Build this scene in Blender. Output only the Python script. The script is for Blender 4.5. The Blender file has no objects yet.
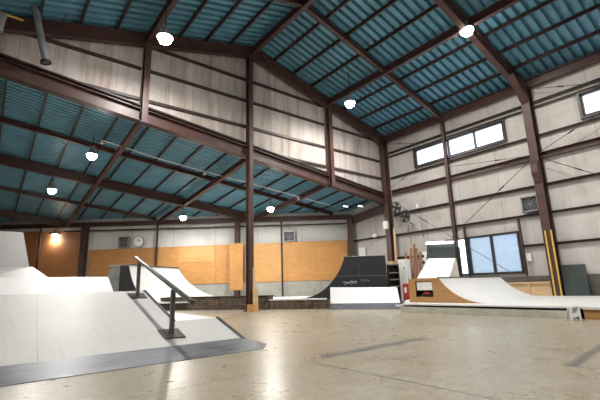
import bpy, math, random
from mathutils import Vector, Matrix
random.seed(7)
sc = bpy.context.scene
COL = sc.collection

# ------------------------------------------------------------------ camera, sky, exposure
cam_d = bpy.data.cameras.new('camera'); cam = bpy.data.objects.new('camera', cam_d); COL.objects.link(cam)
cam_d.sensor_width = 36; cam_d.lens = 389.44 / 600 * 36; cam_d.clip_start = 0.05; cam_d.clip_end = 300
CR = Vector((0.7852, -0.6185, -0.0293)).normalized()
CF = Vector((0.6091, 0.7629, 0.2167)).normalized()
CU = CR.cross(CF).normalized(); CR = CF.cross(CU).normalized()
cam.matrix_world = Matrix(((CR.x, CU.x, -CF.x, 0), (CR.y, CU.y, -CF.y, 0), (CR.z, CU.z, -CF.z, .85), (0, 0, 0, 1)))
sc.camera = cam
world = bpy.data.worlds.new('sky'); sc.world = world; world.use_nodes = True
wn = world.node_tree; bg = wn.nodes['Background']; bg.inputs[1].default_value = 1.0
tc = wn.nodes.new('ShaderNodeTexCoord'); sx_ = wn.nodes.new('ShaderNodeSeparateXYZ'); wn.links.new(tc.outputs['Generated'], sx_.inputs[0])
rp = wn.nodes.new('ShaderNodeValToRGB'); wn.links.new(sx_.outputs[2], rp.inputs[0]); wn.links.new(rp.outputs[0], bg.inputs[0])
rp.color_ramp.elements[0].position = .0; rp.color_ramp.elements[0].color = (3.0, 3.3, 3.6, 1)
rp.color_ramp.elements[1].position = .5; rp.color_ramp.elements[1].color = (4.6, 4.8, 5.0, 1)
e_ = rp.color_ramp.elements.new(.16); e_.color = (4.2, 4.7, 5.2, 1)
sc.view_settings.view_transform = 'Standard'; sc.view_settings.look = 'None'
sc.view_settings.gamma = 1; sc.view_settings.use_curve_mapping = False
sc.view_settings.exposure = 0.62
LAMP_W = 225      # high hall lamps
LOW_W = 150       # lean-to lamps

# ------------------------------------------------------------------ materials
def nodes(name):
    m = bpy.data.materials.new(name); m.use_nodes = True
    nt = m.node_tree; b = nt.nodes['Principled BSDF']
    return m, nt, b
def N(nt, t, **kw):
    n = nt.nodes.new(t)
    for k, v in kw.items():
        if k in n.inputs: n.inputs[k].default_value = v
        else: setattr(n, k, v)
    return n
def mixc(nt, fac, a, b, blend='MIX'):
    n = nt.nodes.new('ShaderNodeMix'); n.data_type = 'RGBA'; n.blend_type = blend
    for s, v in ((0, fac), (6, a), (7, b)):
        if hasattr(v, 'is_output'): nt.links.new(v, n.inputs[s])
        elif s == 0: n.inputs[0].default_value = v
        else: n.inputs[s].default_value = (*v, 1)
    return n.outputs[2]
def ramp(nt, src, stops):
    r = nt.nodes.new('ShaderNodeValToRGB'); nt.links.new(src, r.inputs[0])
    e = r.color_ramp.elements
    e[0].position, e[0].color = stops[0][0], (*[stops[0][1]]*3, 1)
    e[1].position, e[1].color = stops[-1][0], (*[stops[-1][1]]*3, 1)
    for p, v in stops[1:-1]:
        x = e.new(p); x.color = (v, v, v, 1)
    return r.outputs[0]
def pos(nt, scale=(1, 1, 1), rot=(0, 0, 0)):
    g = nt.nodes.new('ShaderNodeNewGeometry'); mp = nt.nodes.new('ShaderNodeMapping')
    mp.inputs['Scale'].default_value = scale; mp.inputs['Rotation'].default_value = rot
    nt.links.new(g.outputs['Position'], mp.inputs[0]); return mp.outputs[0]
def noise(nt, vec, scale, detail=4, rough=.55):
    n = nt.nodes.new('ShaderNodeTexNoise'); n.inputs['Scale'].default_value = scale
    n.inputs['Detail'].default_value = detail; n.inputs['Roughness'].default_value = rough
    nt.links.new(vec, n.inputs['Vector']); return n.outputs['Fac']
def bump(nt, b, src, s=.2, d=.01):
    n = nt.nodes.new('ShaderNodeBump'); n.inputs['Strength'].default_value = s; n.inputs['Distance'].default_value = d
    nt.links.new(src, n.inputs['Height']); nt.links.new(n.outputs[0], b.inputs['Normal'])
def simple(name, c, rough=.5, metal=0, var=.15, scale=3, spec=.5, stretch=(1, 1, 1)):
    m, nt, b = nodes(name)
    f = noise(nt, pos(nt, stretch), scale)
    f = ramp(nt, f, [(.3, 0), (.7, 1)])
    dark = tuple(x * (1 - var) for x in c); lite = tuple(min(1, x * (1 + var * .6)) for x in c)
    nt.links.new(mixc(nt, f, dark, lite), b.inputs['Base Color'])
    b.inputs['Roughness'].default_value = rough; b.inputs['Metallic'].default_value = metal
    b.inputs['Specular IOR Level'].default_value = spec
    return m

M = {}
M['steel'] = simple('red_brown_painted_steel', (.078, .037, .031), .42, 0, .3, 2.5)
M['steel_dark'] = simple('dark_brown_painted_steel', (.045, .026, .023), .5, 0, .3, 2.5)
M['column80'] = simple('worn_glossy_brown_paint', (.10, .06, .06), .25, .1, .3, 2)
M['roof'] = simple('blue_folded_roof_sheet', (.125, .31, .42), .45, 0, .18, 1.2)
M['ramp'] = None
M['grey'] = simple('grey_painted_metal', (.28, .29, .30), .4, .3, .15, 4)
M['white_metal'] = simple('white_enamel', (.8, .8, .78), .4, 0, .05)
M['pipe'] = simple('grey_plastic_pipe', (.22, .25, .28), .5, 0, .2, 3)
M['galv'] = simple('brushed_rail_steel', (.13, .13, .125), .3, .8, .3, 8)
M['rust'] = simple('rusty_foot_plate', (.09, .06, .055), .45, .5, .35, 10)
M['darksteel'] = simple('dark_edge_steel', (.06, .06, .062), .4, .6, .3, 8)
M['yellow'] = simple('yellow_guard_strip', (.62, .42, .09), .5, 0, .15)
M['black'] = simple('black_painted_plywood', (.018, .02, .025), .5, 0, .3, 5)
M['darkgreen'] = simple('dark_green_board', (.028, .040, .040), .6, 0, .2, 5)
M['red'] = simple('red_plastic', (.45, .03, .03), .45, 0, .2)
M['paper'] = simple('white_paint', (.84, .84, .83), .5, 0, .06, 6)
M['rubber'] = simple('black_rubber', (.015, .015, .015), .6)
M['rod'] = simple('thin_dark_rod', (.06, .045, .04), .5, .3)
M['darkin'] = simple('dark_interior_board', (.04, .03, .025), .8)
M['greysteel'] = simple('grey_sheet_metal', (.30, .31, .32), .3, .5, .25, 2)
M['chalk'] = simple('chalk_white_scrawl', (.6, .62, .62), .8)

def wood(name, c1, c2, scale=2.2, rough=.55, stretch=(1, 1, 6), spec=.4):
    m, nt, b = nodes(name)
    a = noise(nt, pos(nt, stretch), scale, 6, .65)
    g = noise(nt, pos(nt), .7, 3)
    c = mixc(nt, ramp(nt, a, [(.3, 0), (.7, 1)]), c1, c2)
    c = mixc(nt, ramp(nt, g, [(.35, .0), (.75, .35)]), c, tuple(x * .6 for x in c1))
    nt.links.new(c, b.inputs['Base Color']); b.inputs['Roughness'].default_value = rough
    b.inputs['Specular IOR Level'].default_value = spec
    return m
M['ply'] = wood('orange_plywood', (.56, .27, .085), (.70, .37, .13))
M['ply_mid'] = wood('brownish_orange_plywood', (.42, .19, .065), (.58, .29, .11))
M['ply2'] = wood('pale_orange_plywood', (.62, .33, .12), (.74, .42, .17))
M['ply_dark'] = wood('brown_orange_plywood', (.38, .16, .06), (.48, .215, .085))
M['ramp_ply'] = wood('brown_ramp_side_plywood', (.42, .22, .08), (.52, .29, .11), 3)
M['pale_wood'] = wood('pale_timber', (.60, .40, .22), (.72, .52, .32), 3)
M['plank'] = wood('red_brown_planks', (.24, .10, .05), (.36, .17, .09), 3)
M['brick'] = None

def mk_surface(name, base, scuff, rough=.35):
    m, nt, b = nodes(name)
    a = noise(nt, pos(nt, (1, 1, 1)), .8, 5, .6)
    s = noise(nt, pos(nt, (9, .7, .7)), 1.6, 6, .7)
    s2 = noise(nt, pos(nt, (.6, 7, 2)), 1.3, 6, .7)
    c = mixc(nt, ramp(nt, a, [(.35, 0), (.7, 1)]), tuple(x * .9 for x in base), base)
    c = mixc(nt, ramp(nt, s, [(.54, 0), (.70, .45)]), c, scuff)
    c = mixc(nt, ramp(nt, s2, [(.56, 0), (.72, .4)]), c, scuff)
    nt.links.new(c, b.inputs['Base Color']); b.inputs['Roughness'].default_value = rough
    return m
M['ramp'] = mk_surface('grey_white_laminate', (.50, .50, .49), (.30, .30, .30), .5)
M['ramp_white'] = mk_surface('clean_white_laminate', (.74, .74, .735), (.58, .62, .61), .4)
M['ramp_grey'] = mk_surface('worn_grey_laminate', (.30, .295, .29), (.2, .29, .28), .5)

def mk_plate():
    m, nt, b = nodes('scuffed_steel_strip')
    a = noise(nt, pos(nt, (1, 5, 5)), 2, 6, .7)
    c = mixc(nt, ramp(nt, a, [(.3, 0), (.7, 1)]), (.10, .105, .12), (.22, .225, .25))
    nt.links.new(c, b.inputs['Base Color']); b.inputs['Metallic'].default_value = .7
    nt.links.new(ramp(nt, a, [(.3, .32), (.7, .5)]), b.inputs['Roughness'])
    return m
M['plate'] = mk_plate()

def mk_floor():
    m, nt, b = nodes('worn_polished_concrete')
    p = pos(nt)
    big = noise(nt, p, .35, 4, .6); mid = noise(nt, p, 1.4, 6, .65); fine = noise(nt, p, 14, 5, .7)
    spk = noise(nt, p, 30, 4, .8)
    c = mixc(nt, ramp(nt, big, [(.35, 0), (.65, 1)]), (.35, .30, .20), (.52, .47, .35))
    c = mixc(nt, ramp(nt, mid, [(.42, .0), (.68, .6)]), c, (.36, .34, .30))
    red = noise(nt, pos(nt, (1.6, .8, 1)), 1.0, 5, .7)
    c = mixc(nt, ramp(nt, red, [(.56, 0), (.68, .5)]), c, (.30, .205, .14))
    c = mixc(nt, ramp(nt, noise(nt, p, 5, 6, .75), [(.30, .75), (.66, 0)]), c, (.24, .195, .13))
    c = mixc(nt, ramp(nt, fine, [(.34, .75), (.70, 0)]), c, (.19, .16, .115))
    c = mixc(nt, ramp(nt, spk, [(.52, 0), (.72, .6)]), c, (.55, .51, .43))
    # slab joints, cracks and the dark repair smear
    wob = nt.nodes.new('ShaderNodeTexNoise'); wob.inputs['Scale'].default_value = 3; wob.inputs['Detail'].default_value = 5; nt.links.new(p, wob.inputs['Vector'])
    def seg(a, b, w, soft, wobble):
        def vm(op, x, y=None, scale=None):
            n = nt.nodes.new('ShaderNodeVectorMath'); n.operation = op
            for i, v in enumerate((x, y)):
                if v is None: continue
                if hasattr(v, 'is_output'): nt.links.new(v, n.inputs[i])
                else: n.inputs[i].default_value = v
            if scale is not None:
                if hasattr(scale, 'is_output'): nt.links.new(scale, n.inputs['Scale'])
                else: n.inputs['Scale'].default_value = scale
            return n
        ab = Vector((b[0]-a[0], b[1]-a[1], 0)); L2 = ab.length_squared
        off = vm('SCALE', vm('SUBTRACT', wob.outputs['Color'], (.5, .5, .5)).outputs[0], scale=wobble).outputs[0]
        pp = vm('ADD', vm('SUBTRACT', p, (a[0], a[1], 0)).outputs[0], off).outputs[0]
        t = nt.nodes.new('ShaderNodeMath'); t.operation = 'DIVIDE'; t.use_clamp = True
        nt.links.new(vm('DOT_PRODUCT', pp, tuple(ab)).outputs['Value'], t.inputs[0]); t.inputs[1].default_value = L2
        q = vm('SCALE', tuple(ab), scale=t.outputs[0]).outputs[0]
        dist = vm('DISTANCE', pp, q).outputs['Value']
        mr_ = nt.nodes.new('ShaderNodeMapRange'); mr_.clamp = True
        nt.links.new(dist, mr_.inputs[0]); mr_.inputs[1].default_value = w; mr_.inputs[2].default_value = w + soft
        mr_.inputs[3].default_value = 1; mr_.inputs[4].default_value = 0
        return mr_.outputs[0]
    def darken(c, m, k, col):
        mu = nt.nodes.new('ShaderNodeMath'); mu.operation = 'MULTIPLY'; nt.links.new(m, mu.inputs[0]); mu.inputs[1].default_value = k
        return mixc(nt, mu.outputs[0], c, col)
    for a_, b_, w_, sf, wb, k_ in (((3.03, 3.62), (3.03, -4), .009, .014, .02, .9), ((-4, 3.42), (3.03, 3.66), .006, .012, .02, .85),
                               ((3.4, 3.84), (5.4, 3.86), .05, .10, .18, .85), ((4.66, 1.38), (4.66, 1.6), .01, .02, .03, .8), ((4.66, 1.6), (6.6, 1.78), .03, .05, .08, .8),
                               ((3.5, 3.8), (3.03, 3.66), .01, .03, .08, .5), ((5.4, 3.86), (14, 4.1), .01, .04, .1, .3), ((3.3, 6.6), (12, 7.2), .01, .03, .1, .35),
                               ((7.9, -4), (7.9, 12), .006, .02, .04, .35)):
        c = darken(c, seg(a_, b_, w_, sf, wb), k_, (.10, .10, .10))
    nt.links.new(c, b.inputs['Base Color'])
    r = noise(nt, p, 2.2, 6, .7)
    nt.links.new(ramp(nt, r, [(.35, .25), (.7, .42)]), b.inputs['Roughness'])
    b.inputs['Specular IOR Level'].default_value = .55
    bump(nt, b, fine, .05, .003)
    return m
M['floor'] = mk_floor()

def mk_wall(name, base, stain, ax):
    # ax: 0 -> panels run along x, 1 -> along y, 2 -> along the skewed wall
    m, nt, b = nodes(name)
    g = nt.nodes.new('ShaderNodeNewGeometry'); sp = nt.nodes.new('ShaderNodeSeparateXYZ'); nt.links.new(g.outputs['Position'], sp.inputs[0])
    cb = nt.nodes.new('ShaderNodeCombineXYZ')
    if ax == 0: nt.links.new(sp.outputs[0], cb.inputs[0])
    else: nt.links.new(sp.outputs[1], cb.inputs[0])
    nt.links.new(sp.outputs[2], cb.inputs[1])
    v = cb.outputs[0]
    br = nt.nodes.new('ShaderNodeTexBrick'); br.offset = 0
    br.inputs['Scale'].default_value = 1; br.inputs['Brick Width'].default_value = .91 if ax == 0 else 1.82; br.inputs['Row Height'].default_value = 40
    br.inputs['Mortar Size'].default_value = .012
    for k, cc in (('Color1', (1, 1, 1, 1)), ('Color2', (.86, .86, .86, 1)), ('Mortar', (.62, .62, .62, 1))): br.inputs[k].default_value = cc
    nt.links.new(v, br.inputs['Vector'])
    mp = nt.nodes.new('ShaderNodeMapping'); mp.inputs['Scale'].default_value = (2.6, .28, 1); nt.links.new(v, mp.inputs[0])
    st = noise(nt, mp.outputs[0], 1.1, 6, .65)
    bl = noise(nt, v, .8, 5, .6)
    c = mixc(nt, ramp(nt, st, [(.42, 0), (.68, .8)] if ax == 0 else [(.5, 0), (.8, .5)]), base, stain)
    c = mixc(nt, ramp(nt, bl, [(.5, 0), (.75, .35)]), c, tuple(x * .6 for x in stain))
    c = mixc(nt, 1.0, c, br.outputs['Color'], 'MULTIPLY')
    nt.links.new(c, b.inputs['Base Color']); b.inputs['Roughness'].default_value = .85
    b.inputs['Specular IOR Level'].default_value = .2
    return m
M['wall_g'] = mk_wall('stained_cream_cement_sheet', (.60, .55, .52), (.34, .25, .20), 0)
M['wall_r'] = mk_wall('stained_pale_cement_sheet', (.56, .53, .51), (.35, .31, .275), 1)
M['wall_b'] = mk_wall('white_cement_sheet', (.74, .74, .72), (.52, .50, .46), 1)
M['concrete'] = simple('dark_concrete_dado', (.15, .135, .115), .85, 0, .35, 3)
M['concrete_l'] = simple('pale_concrete_dado', (.42, .42, .38), .8, 0, .2, 2)
M['glass_frame'] = simple('dark_bronze_window_frame', (.05, .045, .045), .4, .3)
M['boardface'] = simple('greenish_grey_deck_face', (.52, .51, .44), .55, 0, .18, 3)

def mk_glass(name='frosted_window_glass', tint=(.88, .94, 1, 1)):
    m = bpy.data.materials.new(name); m.use_nodes = True; nt = m.node_tree
    out = nt.nodes['Material Output']; nt.nodes.remove(nt.nodes['Principled BSDF'])
    tr = nt.nodes.new('ShaderNodeBsdfTransparent'); tr.inputs[0].default_value = tint
    tl = nt.nodes.new('ShaderNodeBsdfTranslucent'); tl.inputs[0].default_value = tint
    gl = nt.nodes.new('ShaderNodeBsdfGlossy'); gl.inputs['Roughness'].default_value = .1
    m1 = nt.nodes.new('ShaderNodeMixShader'); m2 = nt.nodes.new('ShaderNodeMixShader')
    f = noise(nt, pos(nt), 1.2); fr = ramp(nt, f, [(.3, .25), (.7, .5)])
    nt.links.new(fr, m1.inputs[0]); nt.links.new(tr.outputs[0], m1.inputs[1]); nt.links.new(tl.outputs[0], m1.inputs[2])
    m2.inputs[0].default_value = .06; nt.links.new(m1.outputs[0], m2.inputs[1]); nt.links.new(gl.outputs[0], m2.inputs[2])
    nt.links.new(m2.outputs[0], out.inputs[0]); return m
M['glass'] = mk_glass()
M['glass_blue'] = mk_glass('blue_tinted_frosted_glass', (.335, .368, .395, 1))

def mk_brick():
    m, nt, b = nodes('stacked_slate_and_timber_ledge')
    v = pos(nt, (1, 1, 1))
    g = nt.nodes.new('ShaderNodeNewGeometry'); sp = nt.nodes.new('ShaderNodeSeparateXYZ'); nt.links.new(g.outputs['Position'], sp.inputs[0])
    cb = nt.nodes.new('ShaderNodeCombineXYZ'); nt.links.new(sp.outputs[1], cb.inputs[0]); nt.links.new(sp.outputs[2], cb.inputs[1])
    br = nt.nodes.new('ShaderNodeTexBrick'); nt.links.new(cb.outputs[0], br.inputs['Vector'])
    br.inputs['Scale'].default_value = 1; br.inputs['Brick Width'].default_value = .34; br.inputs['Row Height'].default_value = .085
    br.inputs['Mortar Size'].default_value = .012; br.inputs['Mortar'].default_value = (.02, .016, .013, 1)
    br.inputs['Color1'].default_value = (.17, .11, .07, 1); br.inputs['Color2'].default_value = (.07, .05, .04, 1)
    n = noise(nt, v, 5, 5, .7)
    c = mixc(nt, ramp(nt, n, [(.45, 0), (.7, .6)]), br.outputs['Color'], (.27, .22, .17))
    c = mixc(nt, ramp(nt, noise(nt, v, 1.3, 3), [(.55, 0), (.7, .7)]), c, (.05, .04, .035))
    nt.links.new(c, b.inputs['Base Color']); b.inputs['Roughness'].default_value = .75
    return m
M['brick'] = mk_brick()
def emit(name, c, s):
    m, nt, b = nodes(name)
    b.inputs['Base Color'].default_value = (*c, 1); b.inputs['Emission Color'].default_value = (*c, 1)
    b.inputs['Emission Strength'].default_value = s; return m
M['lens'] = emit('lit_lamp_lens', (1, .97, .92), 45)
M['tube'] = emit('lit_tube', (.95, .98, 1), 4)

# ------------------------------------------------------------------ mesh builders
class MB:
    def __init__(s): s.v = []; s.f = []
    def add(s, vs, fs):
        o = len(s.v); s.v += [Vector(p) for p in vs]; s.f += [[i + o for i in f] for f in fs]; return s
    def box(s, x0, x1, y0, y1, z0, z1):
        return s.add([(x0,y0,z0),(x1,y0,z0),(x1,y1,z0),(x0,y1,z0),(x0,y0,z1),(x1,y0,z1),(x1,y1,z1),(x0,y1,z1)],
                     [(0,3,2,1),(4,5,6,7),(0,1,5,4),(1,2,6,5),(2,3,7,6),(3,0,4,7)])
    def obox(s, p0, p1, w, h, up=(0, 0, 1), dw=0, dh=0):
        """box from p0 to p1, width w sideways, height h along up, shifted dw / dh"""
        p0 = Vector(p0); p1 = Vector(p1); d = (p1 - p0).normalized(); up = Vector(up)
        sd = d.cross(up).normalized(); u = sd.cross(d).normalized()
        vs = []
        for p in (p0, p1):
            for a, b in ((-1,-1),(1,-1),(1,1),(-1,1)): vs.append(p + sd*(a*w/2 + dw) + u*(b*h/2 + dh))
        return s.add(vs, [(0,1,2,3),(7,6,5,4),(0,4,5,1),(1,5,6,2),(2,6,7,3),(3,7,4,0)])
    def hbeam(s, p0, p1, w, h, up=(0, 0, 1), t=.025):
        s.obox(p0, p1, w, t, up, 0, h/2 - t/2); s.obox(p0, p1, w, t, up, 0, -h/2 + t/2)
        return s.obox(p0, p1, t, h - 2*t, up)
    def channel(s, p0, p1, w, h, up=(0, 0, 1), t=.02):
        s.obox(p0, p1, w, t, up, 0, h/2 - t/2); s.obox(p0, p1, w, t, up, 0, -h/2 + t/2)
        return s.obox(p0, p1, t, h - 2*t, up, w/2 - t/2)
    def tube(s, pts, r, n=8, cap=True):
        pts = [Vector(p) for p in pts]; rings = []
        for i, p in enumerate(pts):
            d = (pts[min(i+1, len(pts)-1)] - pts[max(i-1, 0)]).normalized()
            a = d.cross(Vector((0, 0, 1)) if abs(d.z) < .95 else Vector((1, 0, 0))).normalized(); b = d.cross(a)
            rr = r[i] if isinstance(r, (list, tuple)) else r
            rings.append([p + (a*math.cos(2*math.pi*k/n) + b*math.sin(2*math.pi*k/n))*rr for k in range(n)])
        vs = [v for q in rings for v in q]; fs = []
        for i in range(len(pts)-1):
            for k in range(n): fs.append((i*n+k, i*n+(k+1)%n, (i+1)*n+(k+1)%n, (i+1)*n+k))
        if cap: fs.append(tuple(range(n))[::-1]); fs.append(tuple((len(pts)-1)*n+k for k in range(n)))
        return s.add(vs, fs)
    def lathe(s, c, prof, n=20):
        c = Vector(c); vs = []; fs = []
        for r, z in prof:
            for k in range(n): vs.append(c + Vector((r*math.cos(2*math.pi*k/n), r*math.sin(2*math.pi*k/n), z)))
        for i in range(len(prof)-1):
            for k in range(n): fs.append((i*n+k, i*n+(k+1)%n, (i+1)*n+(k+1)%n, (i+1)*n+k))
        fs.append(tuple(range(n))[::-1]); fs.append(tuple((len(prof)-1)*n+k for k in range(n)))
        return s.add(vs, fs)
    def prism(s, poly, d):
        """planar polygon (3D points) extruded by vector d"""
        poly = [Vector(p) for p in poly]; d = Vector(d); n = len(poly)
        fs = [tuple(range(n))[::-1], tuple(range(n, 2*n))]
        for i in range(n): fs.append((i, (i+1) % n, n+(i+1) % n, n+i))
        return s.add(poly + [p + d for p in poly], fs)

def build(mb, name, mat, parent=None, loc=None, smooth=False, bevel=0):
    if loc is None:
        if parent is not None: loc = Vector((0, 0, 0))
        else:
            xs = [v.x for v in mb.v]; ys = [v.y for v in mb.v]; zs = [v.z for v in mb.v]
            loc = Vector(((min(xs)+max(xs))/2, (min(ys)+max(ys))/2, min(zs)))
    base = loc if parent is None else parent_base(parent)
    me = bpy.data.meshes.new(name); me.from_pydata([v - base for v in mb.v], [], mb.f)
    import bmesh
    bm = bmesh.new(); bm.from_mesh(me); bmesh.ops.recalc_face_normals(bm, faces=bm.faces); bm.to_mesh(me); bm.free()
    mats = mat if isinstance(mat, (list, tuple)) else [mat]
    for m in mats: me.materials.append(m)
    if smooth:
        for p in me.polygons: p.use_smooth = True
    o = bpy.data.objects.new(name, me); COL.objects.link(o)
    if parent is not None: o.parent = parent
    else: o.location = loc
    if bevel:
        md = o.modifiers.new('bevel', 'BEVEL'); md.width = bevel; md.segments = 2; md.limit_method = 'ANGLE'
    return o
def parent_base(p):
    b = Vector(p.location)
    while p.parent is not None: p = p.parent; b = b + Vector(p.location)
    return b
def tag(o, label, cat, group=None):
    o['label'] = label; o['category'] = cat
    if group: o['group'] = group
    return o
def thing(name, label, cat, loc, group=None):
    o = bpy.data.objects.new(name, None); COL.objects.link(o); o.location = Vector(loc); o.empty_display_size = .2
    return tag(o, label, cat, group)
def struct(mb, name, mat, label=None):
    o = build(mb, name, mat, loc=Vector((0, 0, 0))); o['kind'] = 'structure'
    if label: o['label'] = label
    return o
ORD = ['first', 'second', 'third', 'fourth', 'fifth', 'sixth', 'seventh', 'eighth', 'ninth', 'tenth', 'eleventh', 'twelfth', 'thirteenth', 'fourteenth', 'fifteenth', 'sixteenth', 'seventeenth', 'eighteenth', 'nineteenth', 'twentieth']

# ------------------------------------------------------------------ dimensions of the hall
XR = 16.66; XC = 7.98; BAY = 4.35; YG = 13.2; YB = -16.8; XL = -5.1
def zr(x): return 11.2 - .267 * abs(x - XC)          # underside of the high roof sheet
def zg(x, y): return 4.95 + .122 * (XR - x) - .105 * (y - YG)   # underside of the lean-to rafters
def ysk(x): return 16.1 + .957 * (XR - x)            # foot line of the skewed back wall
SW = Vector((-.722, .691, 0)); SN = Vector((.691, .722, 0))    # along / into the skewed wall
LSH = .52                                            # lean-to sheet above rafter underside

# floor
struct(MB().box(-6, 17.2, -17.2, 38.5, -.2, 0), 'floor', M['floor'])

# ---- roof sheets (real folded profile)
def folded(fn, a0, a1, pitch, depth, ends):
    """fn(a, e) -> point on the sheet underside at position a along the run, e = which end; grooves go up by depth"""
    mb = MB(); prof = []; a = a0
    while a < a1:
        for da, dz in ((0, 0), (.54, 0), (.60, 1), (.94, 1)): prof.append((a + da*pitch, dz*depth))
        a += pitch
    vs = []
    for e in ends:
        for a, dz in prof:
            p = Vector(fn(min(a, a1), e)); p.z += dz; vs.append(p)
    n = len(prof); fs = []
    for j in range(len(ends)-1):
        for i in range(n-1): fs.append((j*n+i, j*n+i+1, (j+1)*n+i+1, (j+1)*n+i))
    mb.add(vs, fs); return mb
def roof(mb, top, label):
    o = struct(mb, 'ceiling', M['roof'], label)
    t = build(top, 'roof_light_block', M['darkin'], o); return o  # flat sheet added above the ribs, out of view, to block outside light
top = MB().prism([(XC, YB-.3, zr(XC)+.24), (XR+.5, YB-.3, zr(XR+.5)+.24), (XR+.5, YB-.3, zr(XR+.5)+.3), (XC, YB-.3, zr(XC)+.3)], (0, YG+.2-YB+.3, 0))
roof(folded(lambda a, x: (x, a, zr(x)), YB-.2, YG+.1, .32, .18, (XC, XR+.45)), top, 'blue ribbed underside of the right slope of the high roof')
top = MB().prism([(XC, YB-.3, zr(XC)+.24), (XL-.3, YB-.3, zr(XL-.3)+.24), (XL-.3, YB-.3, zr(XL-.3)+.3), (XC, YB-.3, zr(XC)+.3)], (0, YG+.2-YB+.3, 0))
roof(folded(lambda a, x: (x, a, zr(x)), YB-.2, YG+.1, .32, .18, (XC, XL-.3)), top, 'blue ribbed underside of the left slope of the high roof')
def lowfn(a, x):
    return (x, a, zg(x, a) + LSH)
# lean-to: strips of rib across x; each rib ends at the skewed wall
mb = MB(); y = YG + .06; P = .2
while y < ysk(XL):
    for da, db, dz0, dz1 in ((0, .52, 0, 0), (.52, .58, 0, .06), (.58, .94, .06, .06), (.94, 1, .06, 0)):
        ya, yb = y + da*P, y + db*P
        xa = min(XR+.1, XR - (ya-.5-16.1)/.957) if ya > 16.5 else XR+.1
        vs = [(XL-.2, ya, zg(XL-.2, ya)+LSH+dz0), (xa, ya, zg(xa, ya)+LSH+dz0), (xa, yb, zg(xa, yb)+LSH+dz1), (XL-.2, yb, zg(XL-.2, yb)+LSH+dz1)]
        if xa > XL: mb.add(vs, [(0, 1, 2, 3)])
    y += P
top = MB()
pl = [(XL-.2, YG+.05), (XR+.2, YG+.05), (XR+.2, 16.3), (XL-.2, ysk(XL-.2)+.6)]
top.prism([(x, y, zg(x, y)+LSH+.08) for x, y in pl], (0, 0, .08))
roof(mb, top, 'blue ribbed underside of the low lean-to roof')

# ---- walls
# gable wall above the lean-to girder
poly = [(-4.2, zg(-4.2, YG)+.35), (XR, zg(XR, YG)+.35), (XR, zr(XR)+.1), (XC, zr(XC)+.1), (-4.2, zr(-4.2)+.1)]
struct(MB().prism([(x, YG+.08, z) for x, z in poly], (0, .1, 0)), 'wall_gable', M['wall_g'])
# right wall with window openings
WINS = [(6.75, 11.2, 6.66, 7.53), (.4, 3.9, 6.66, 7.53), (6.84, 8.92, 1.17, 2.72), (9.02, 9.98, 1.17, 2.72)]
def wall_rects(a0, a1, z0, z1, holes):
    ys = sorted({a0, a1} | {h[0] for h in holes} | {h[1] for h in holes}); zs = sorted({z0, z1} | {h[2] for h in holes} | {h[3] for h in holes})
    out = []
    for i in range(len(ys)-1):
        for j in range(len(zs)-1):
            cy, cz = (ys[i]+ys[i+1])/2, (zs[j]+zs[j+1])/2
            if not any(h[0] < cy < h[1] and h[2] < cz < h[3] for h in holes): out.append((ys[i], ys[i+1], zs[j], zs[j+1]))
    return out
mb = MB()
for a in wall_rects(YB, YG+.05, 0, 9.0, WINS): mb.box(XR, XR+.12, *a)
mb.box(XR, XR+.12, YG+.05, 16.3, 0, 5.6)
struct(mb, 'wall_right', M['wall_r'])
mb = MB(); mb.prism([(XR+.2, 16.0, 0), (XL-.2, ysk(XL-.2)-.1, 0), (XL-.2, ysk(XL-.2)+.05, 0), (XR+.2, 16.15, 0)], (0, 0, 5.6))
struct(mb, 'wall_back', M['wall_b'])
struct(MB().box(XL-.1, XL, YB, ysk(XL), 0, 9.5), 'wall_left', M['wall_g'])
mb = MB(); mb.prism([(XL, YB-.1, 0), (XR, YB-.1, 0), (XR, YB-.1, zr(XR)), (XC, YB-.1, zr(XC)), (XL, YB-.1, zr(XL))], (0, .1, 0))
struct(mb, 'wall_front', M['wall_g'])
# dados
struct(MB().box(XR-.07, XR-.001, YB, 16.0, 0, .98), 'baseboard_right', M['concrete'])
def sk(s, off=0, z=0):      # point along the skewed wall: s metres from its right end, off metres towards the hall
    p = Vector((XR, 16.0, 0)) + SW*s - SN*off; p.z = z; return p
mb = MB(); mb.prism([sk(0, .0), sk(29, .0), sk(29, .09), sk(0, .09)], (0, 0, 1.18))
struct(mb, 'baseboard_back', M['concrete_l'])

# ---- windows
def window(n, y0, y1, z0, z1, mull, t=.09, gm='glass'):
    e = bpy.data.objects.new('window_%d' % n, None); COL.objects.link(e); e['kind'] = 'structure'
    e.location = (XR, (y0+y1)/2, z0)
    mb = MB()
    for a in ((y0-t, y0, z0-t, z1+t), (y1, y1+t, z0-t, z1+t), (y0, y1, z0-t, z0), (y0, y1, z1, z1+t)): mb.box(XR-.1, XR+.13, *a)
    lip = .07 if gm == 'glass' and n < 3 else .02
    for a in ((y0, y0+lip, z0, z1), (y1-lip, y1, z0, z1), (y0, y1, z0, z0+lip), (y0, y1, z1-lip, z1)): mb.box(XR-.04, XR+.1, *a)
    build(mb, 'window_frame', M['glass_frame'], e)
    ys = [y0] + mull + [y1]
    for m in mull: build(MB().box(XR-.03, XR+.09, m-.05, m+.05, z0, z1), 'mullion', M['glass_frame'], e)
    for i in range(len(ys)-1): build(MB().box(XR+.03, XR+.045, ys[i], ys[i+1], z0, z1), 'pane', M[gm], e)
    return e
window(1, *WINS[0], [8.05, 9.35]); window(2, *WINS[1], [2.15]); window(3, *WINS[2], [7.92], t=.06, gm='glass_blue'); window(4, *WINS[3], [], t=.04)

# ------------------------------------------------------------------ steel frame
ST = M['steel']; SD = M['steel_dark']
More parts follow.
